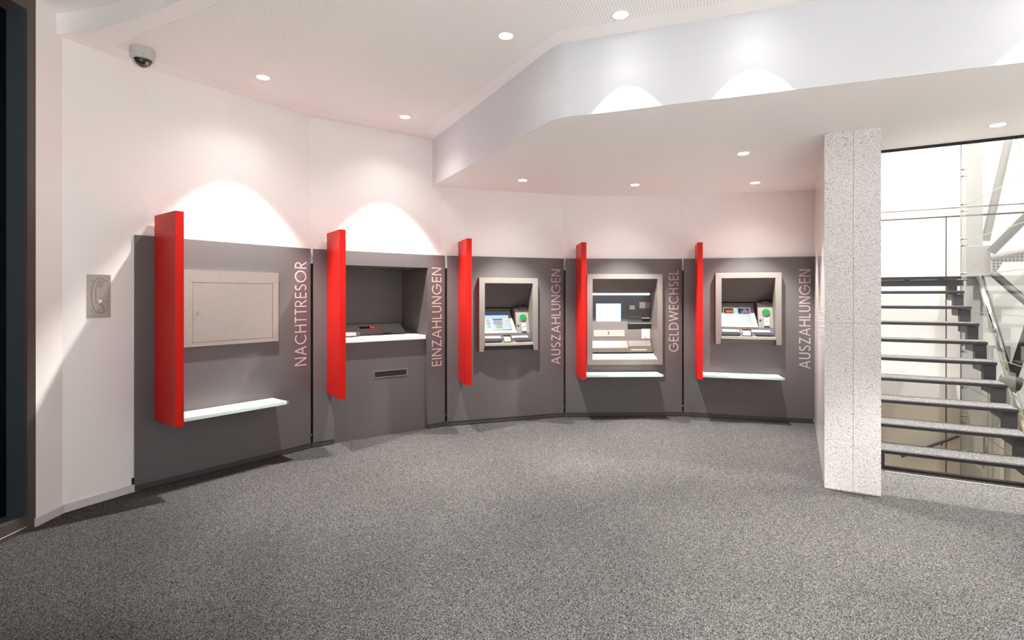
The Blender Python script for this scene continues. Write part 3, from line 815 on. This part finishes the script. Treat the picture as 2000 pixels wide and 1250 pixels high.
rl = bobj('right_lower_panel', 'atm', t, sd, 1.1775, .212, .279, zl, zr(700, 745, -.21)[1])
bobj('right_gap', 'atm_dark', t, sd, 1.1775, .245, .279, zr(700, 750, -.21)[1], zr(700, 655, -.22)[1])
zbox('coin_note_frame', 'label', rl, 742, 738, 852, 868, .208, .0035)
zbox('coin_note', 'note', rl, 751, 747, 844, 860, .206, .002)
zt = zr(300, 985, -.12)[1]
bm = BM(); prism_x(bm, [(.204, zl), (.15, zt), (.279, zt), (.279, zl)], .3405, sd - .004); obj('coin_chute', bm, 'steel_tray', t)
bm = BM(); prism_x(bm, [(.204, zl), (.165, zr(700, 965, -.15)[1]), (.279, zr(700, 965, -.15)[1]), (.279, zl)], sd + .004, 1.165); obj('coin_chute', bm, 'steel_tray', t)
a1_ = zr(300, 1040, -.10)[1]
bobj('tray_front', 'steel_tray', t, .3405, sd - .004, .11, .20, a1_, zt)
bobj('tray_slot', 'black', t, .3405, sd - .010, .13, .20, zr(300, 1068, -.10)[1], a1_)
nf = bobj('note_outlet', 'steel_tray', t, sd - .002, 1.165, .12, .21, zr(700, 1040, -.1)[1], zr(700, 975, -.12)[1])
zbox('outlet_slot', 'label_tan', nf, 608, 1000, 812, 1016, .1185, .003)
bm = BM(); prism_x(bm, [(-.045, .7385), (.125, .7385), (.125, .800), (-.045, .748)], .3405, 1.1775); obj('tray_floor', bm, 'label', t)

# ---------------------------------------------------------------- emergency phone plate
FAC = (w1, math.atan2(fd.y, fd.x))
t = thing('emergency_phone', 'small steel emergency phone plate with engraved handset on white wall', 'wall phone', (w1.x, w1.y, 0), FAC[1])
def floc(u, v):
    r = Vector(((u - 1000) / F, 1.0)); q = isect(Vector((0, 0)), r, w1, fd)
    return (q - w1).dot(fd), CZ - (v - YH) / F * q.y
q = [floc(169.2, 536), floc(215.8, 536.5), floc(215.8, 619.6), floc(169.2, 622)]
px0, px1, pz0, pz1 = q[0][0], q[1][0], (q[2][1] + q[3][1]) / 2, (q[0][1] + q[1][1]) / 2
bobj('plate', 'steel', t, px0, px1, -.004, 0, pz0, pz1, bevel=.0008)
def pp(zx, zy):                                # crop pixels -> plate
    fx_ = (zx - 218) / (748 - 218); fz = (zy - 184) / (1147 - 184)
    return px0 + (px1 - px0) * fx_, pz1 - (pz1 - pz0) * fz
def stroke(name, pts, wd, m, par, y=-.0052):
    bm = BM(); P = [Vector(pp(*p)) for p in pts]
    for a, c in zip(P, P[1:]):
        d = (c - a).normalized(); n_ = Vector((-d.y, d.x)) * wd / 2; a = a - d * wd * .3; c = c + d * wd * .3
        prism_y(bm, [tuple(a - n_), tuple(c - n_), tuple(c + n_), tuple(a + n_)], y, -.0038)
    return obj(name, bm, m, par)
stroke('handset_outline', [(432, 478), (412, 500), (412, 815), (432, 828)], .0035, 'line', t)
stroke('handset_outline', [(520, 828), (548, 850), (606, 1000), (596, 1020), (530, 1040), (440, 1020), (385, 990), (350, 900), (325, 780), (318, 640), (330, 500), (355, 400), (385, 330), (430, 288), (510, 268), (570, 280), (606, 298), (600, 330)], .0035, 'line', t)
bm = BM(); prism_y(bm, [pp(455, 318), pp(588, 322), pp(560, 470), pp(545, 480), pp(415, 465)], -.0046, -.0038); obj('speaker_grille', bm, 'grille', t)
c_ = pp(492, 775); bm = BM(); disc_y(bm, c_[0], c_[1], .011, -.016, -.004, 16); obj('call_button', bm, 'chrome', t)
for zx, zy in ((325, 320), (660, 326), (320, 990), (657, 985), (495, 858), (490, 990)):
    c_ = pp(zx, zy); bm = BM(); disc_y(bm, c_[0], c_[1], .0038, -.0052, -.004, 10); obj('screw', bm, 'line', t)
def tiny_text(s, zx0, zx1, zyb, m, hgt):
    cu = bpy.data.curves.new('t', 'FONT'); cu.body = s; cu.size = 1
    to = bpy.data.objects.new('t', cu); COL.objects.link(to)
    dg = bpy.context.evaluated_depsgraph_get(); me = bpy.data.meshes.new_from_object(to.evaluated_get(dg))
    bpy.data.objects.remove(to)
    xs = [v.co.x for v in me.vertices]; a = pp(zx0, zyb); b_ = pp(zx1, zyb); k = (b_[0] - a[0]) / (max(xs) - min(xs))
    for v in me.vertices: v.co = (a[0] + (v.co.x - min(xs)) * k, -.0048, a[1] + v.co.y * hgt)
    me.materials.append(M[m]); o = bpy.data.objects.new('print', me); COL.objects.link(o); o.parent = t
tiny_text('NOTRUF', 580, 736, 795, 'redprint', .011)

# ---------------------------------------------------------------- ceiling camera
t = thing('dome_camera', 'grey dome security camera under the perforated ceiling', 'security camera', (-2.765, 3.905, ZU - .0015), R(42))
bm = BM(); lathe(bm, [(0, 0), (.080, 0), (.082, -.004), (.082, -.050), (.079, -.054), (.079, -.072), (.070, -.084), (.0, -.084)], seg=36); obj('housing', bm, 'cam_body', t, .001)
bm = BM()
prof = [(.064 * math.cos(R(a)), -.083 - .052 * math.sin(R(a))) for a in range(0, 91, 9)]; prof[-1] = (0, prof[-1][1])
lathe(bm, prof, seg=28); obj('dome', bm, 'cam_body', t, smooth=True)
bm = BM()                                         # smoked window band across the dome
for k in range(16):
    a0, a1 = R(-62 + k * 124 / 16), R(-62 + (k + 1) * 124 / 16)
    for j in range(9):
        e0_, e1_ = R(2 + j * 9), R(2 + (j + 1) * 9)
        vs = []
        for (a, e_) in ((a0, e0_), (a1, e0_), (a1, e1_), (a0, e1_)):
            vs.append(bm.verts.new((.0652 * math.cos(e_) * math.sin(a), -.0652 * math.cos(e_) * math.cos(a), -.083 - .0532 * math.sin(e_))))
        bm.faces.new(vs)
obj('dome_window', bm, 'smoke', t, smooth=True)
bm = BM(); tube(bm, (0.012, -.034, -.100), (0.022, -.064, -.120), .016, .014, 16); obj('lens_barrel', bm, 'chrome', t)
bm = BM(); tube(bm, (0.0, -.0835, -.062), (0, -.080, -.062), .003, None, 8); obj('screw', bm, 'black', t)

# ---------------------------------------------------------------- staircase
RISE, GO, SB, SAR = .18, .2857, 5.699, 1.759
st = thing('open_staircase', 'open riser staircase with dark metal treads topped in grey carpet', 'staircase', (0, 0, 0), -SA)
SAL = .615
def sbox(name, m, par, a0, a1, b0, b1, z0, z1, bevel=0):
    bm = BM(); box(bm, a0, a1, b0, b1, z0, z1); return obj(name, bm, m, par, bevel)
for k in range(1, 10):
    b_ = SB + GO * (k - 1); z = RISE * k
    tr = sbox('tread', 'tread_metal', st, SAL, SAR, b_, b_ + .302, z - .036, z - .004, .003)
    sbox('carpet_top', 'carpet', tr, SAL + .008, SAR - .008, b_ + .010, b_ + .298, z - .004, z)
bl = SB + GO * 9
def stringer(a0, a1):
    bm = BM()
    for k in range(1, 11):
        b_ = SB + GO * (k - 1); z = RISE * k
        box(bm, a0, a1, b_ + .0185 if k > 1 else b_ + .03, b_ + .105, (z - RISE - .10) if k > 1 else 0.0, z - .041)
        if k < 10: box(bm, a0, a1, b_ + .0186, b_ + GO + .105, z - .115, z - .0405)
    obj('stringer', bm, 'stringer', st)
stringer(SAR - .098, SAR - .004); stringer(SAL + .004, SAL + .09)
sbox('landing_plate', 'tread_metal', st, SAL, SAR + .03, bl, bl + .80, RISE * 10 - .036, RISE * 10)
sbox('landing_beam', 'stringer', st, SAL, SAR + .06, bl + .03, bl + .11, RISE * 10 - .118, RISE * 10 - .044)
for aa in (.9, 1.25, 1.6):
    sbox('landing_bearer', 'stringer', st, aa, aa + .03, bl + .04, bl + .79, RISE * 10 - .044, RISE * 10 - .036)

# ---------------------------------------------------------------- glass side wall of the stair, in panes with point fixings
AG = 1.84
gp = thing('glass_partition', 'clear glass pane wall with point fixings beside the open staircase', 'glass wall', (0, 0, 0), -SA)
joints = [-1.29, -.86, -.43, .01, .45, .90, 1.37, 1.80, 2.235, 2.67, 3.107, 3.55, 4.0, 4.44]
for z0, z1 in zip(joints, joints[1:]):
    sbox('pane', 'glass', gp, AG, AG + .010, 5.90, 8.52, z0 + .003, z1 - .003)
for z in joints[1:-1]:
    for dz in (-.042, .042):
        bm = BM(); tube(bm, (AG - .012, 8.47, z + dz), (AG + .05, 8.47, z + dz), .014, seg=10); obj('point_fixing', bm, 'line', gp)
    sbox('pane_joint', 'pane_edge', gp, AG + .002, AG + .008, 5.90, 8.52, z - .0025, z + .0025)
sbox('end_profile', 'post_grey', gp, AG - .004, AG + .014, 8.52, 8.535, -1.29, 4.44)

# ---------------------------------------------------------------- steel structure behind the glass
def bp3(u, v, b_):
    a, z = wz(v, u, b_); return (a, b_, z)
BS = 9.15
c0 = bp3(1887, 500, BS); c1 = bp3(1920, 500, BS)
t = thing('steel_truss', 'pale grey steel post with dark and bright tube braces behind the glass wall', 'steel truss', (0, 0, 0), -SA)
sbox('post', 'post_grey', t, c0[0], c1[0], BS, BS + .2, -3.2, 6.2)
k0 = bp3(1887, 541, BS - .06); k1 = bp3(1935, 479, BS - .06)
bx_ = sbox('node_box', 'post_grey', t, k0[0], k1[0], BS - .06, BS - .001, k0[2], k1[2], .004)
m0 = bp3(1901, 518, BS - .062); m1 = bp3(1912, 515, BS - .062)
bm = BM(); P = [(m0[0] + (m1[0] - m0[0]) * q, m0[2] + (.012 if q in (0, .5, 1) else 0.0)) for q in (0, .25, .5, .75, 1)]
for a, c in zip(P, P[1:]):
    loft(bm, [(a[0], BS - .064, a[1]), (c[0], BS - .064, c[1]), (c[0], BS - .064, c[1] + .012), (a[0], BS - .064, a[1] + .012)],
         [(a[0], BS - .0601, a[1]), (c[0], BS - .0601, c[1]), (c[0], BS - .0601, c[1] + .012), (a[0], BS - .0601, a[1] + .012)])
obj('mark', bm, 'redprint', bx_)
A2 = 4.55
sbox('post', 'post_grey', t, A2, A2 + .24, BS - .35, BS + .2, -3.2, 6.2)
def strut(m, p, q, r, b0=BS - .1, b1=None, run=None):
    b1 = b0 if b1 is None else b1
    P, Q = Vector(bp3(*p, b0)), Vector(bp3(*q, b1))
    if run is not None: Q = P + (Q - P) * ((A2 + .05 - P.x) / (Q.x - P.x))
    if Q.z > 6.2: Q = P + (Q - P) * ((6.2 - P.z) / (Q.z - P.z))
    bm = BM(); tube(bm, P, Q, r); return obj('brace', bm, m, t, smooth=True)
strut('post_grey', (1925, 470), (1985, 205), .045, BS + .08, run=1)
strut('post_grey', (1960, 216), (2030, 345), .035, BS + .14, run=1)
strut('tube_dark', (1936, 492), (2040, 388), .052, run=1)
strut('tube_grey', (1936, 504), (2060, 478), .038, BS - .16, run=1)
strut('tube_dark', (1938, 532), (2030, 612), .045, run=1)
strut('chrome', (1913, 540), (1974, 742), .045, BS - .10, BS - .6)
strut('tube_dark', (1976, 742), (2020, 610), .05, BS - .6, BS - .5, run=1)
strut('chrome', (1974, 746), (2003, 850), .042, BS - .6)
strut('post_grey', (1950, 800), (1905, 930), .05, BS + .1)
c_ = Vector(bp3(1972, 746, BS - .6)); bm = BM(); tube(bm, c_ + Vector((-.10, -.03, .03)), c_ + Vector((.09, -.05, -.02)), .075, .085, 18)
obj('node_casting', bm, 'tube_dark', t, .01)
bm = BM(); g_ = [bp3(u, v, BS - .12) for u, v in ((1936, 503), (2030, 490), (2030, 511), (1958, 512), (1953, 522), (1944, 532), (1936, 534))]
loft(bm, [(p[0], p[1], p[2]) for p in g_], [(p[0], p[1] + .012, p[2]) for p in g_])
obj('mesh_gusset', bm, 'mesh', t)
# grey frame low behind the glass
t = thing('low_frame', 'small grey rectangular frame low behind the glass wall', 'frame', (0, 0, 0), -SA)
f0 = bp3(1931, 720, BS); f1 = bp3(1974, 676, BS)
sbox('upright', 'post_grey', t, f1[0] - .05, f1[0], BS, BS + .05, -3.2, f1[2])
sbox('upright', 'post_grey', t, f0[0], f0[0] + .05, BS, BS + .05, -3.2, f1[2])
sbox('crossbar', 'post_grey', t, f0[0] + .05, f1[0] - .05, BS, BS + .05, f1[2] - .04, f1[2])
# handrail in the basement
t = thing('handrail', 'thin dark handrail on the beige wall below the treads', 'handrail', (0, 0, 0), -SA)
h0 = bp3(1810, 875, BW - .06); h1 = bp3(1873, 851, BW - .06)
bm = BM(); tube(bm, (h0[0] - .3, h0[1], h0[2] - .17), h1, .02, seg=10); obj('rail', bm, 'tube_dark', t)
bm = BM(); m_ = (Vector(h0) + Vector(h1)) / 2; tube(bm, m_, (m_.x, BW, m_.z - .06), .008, seg=8); obj('bracket', bm, 'tube_dark', t)
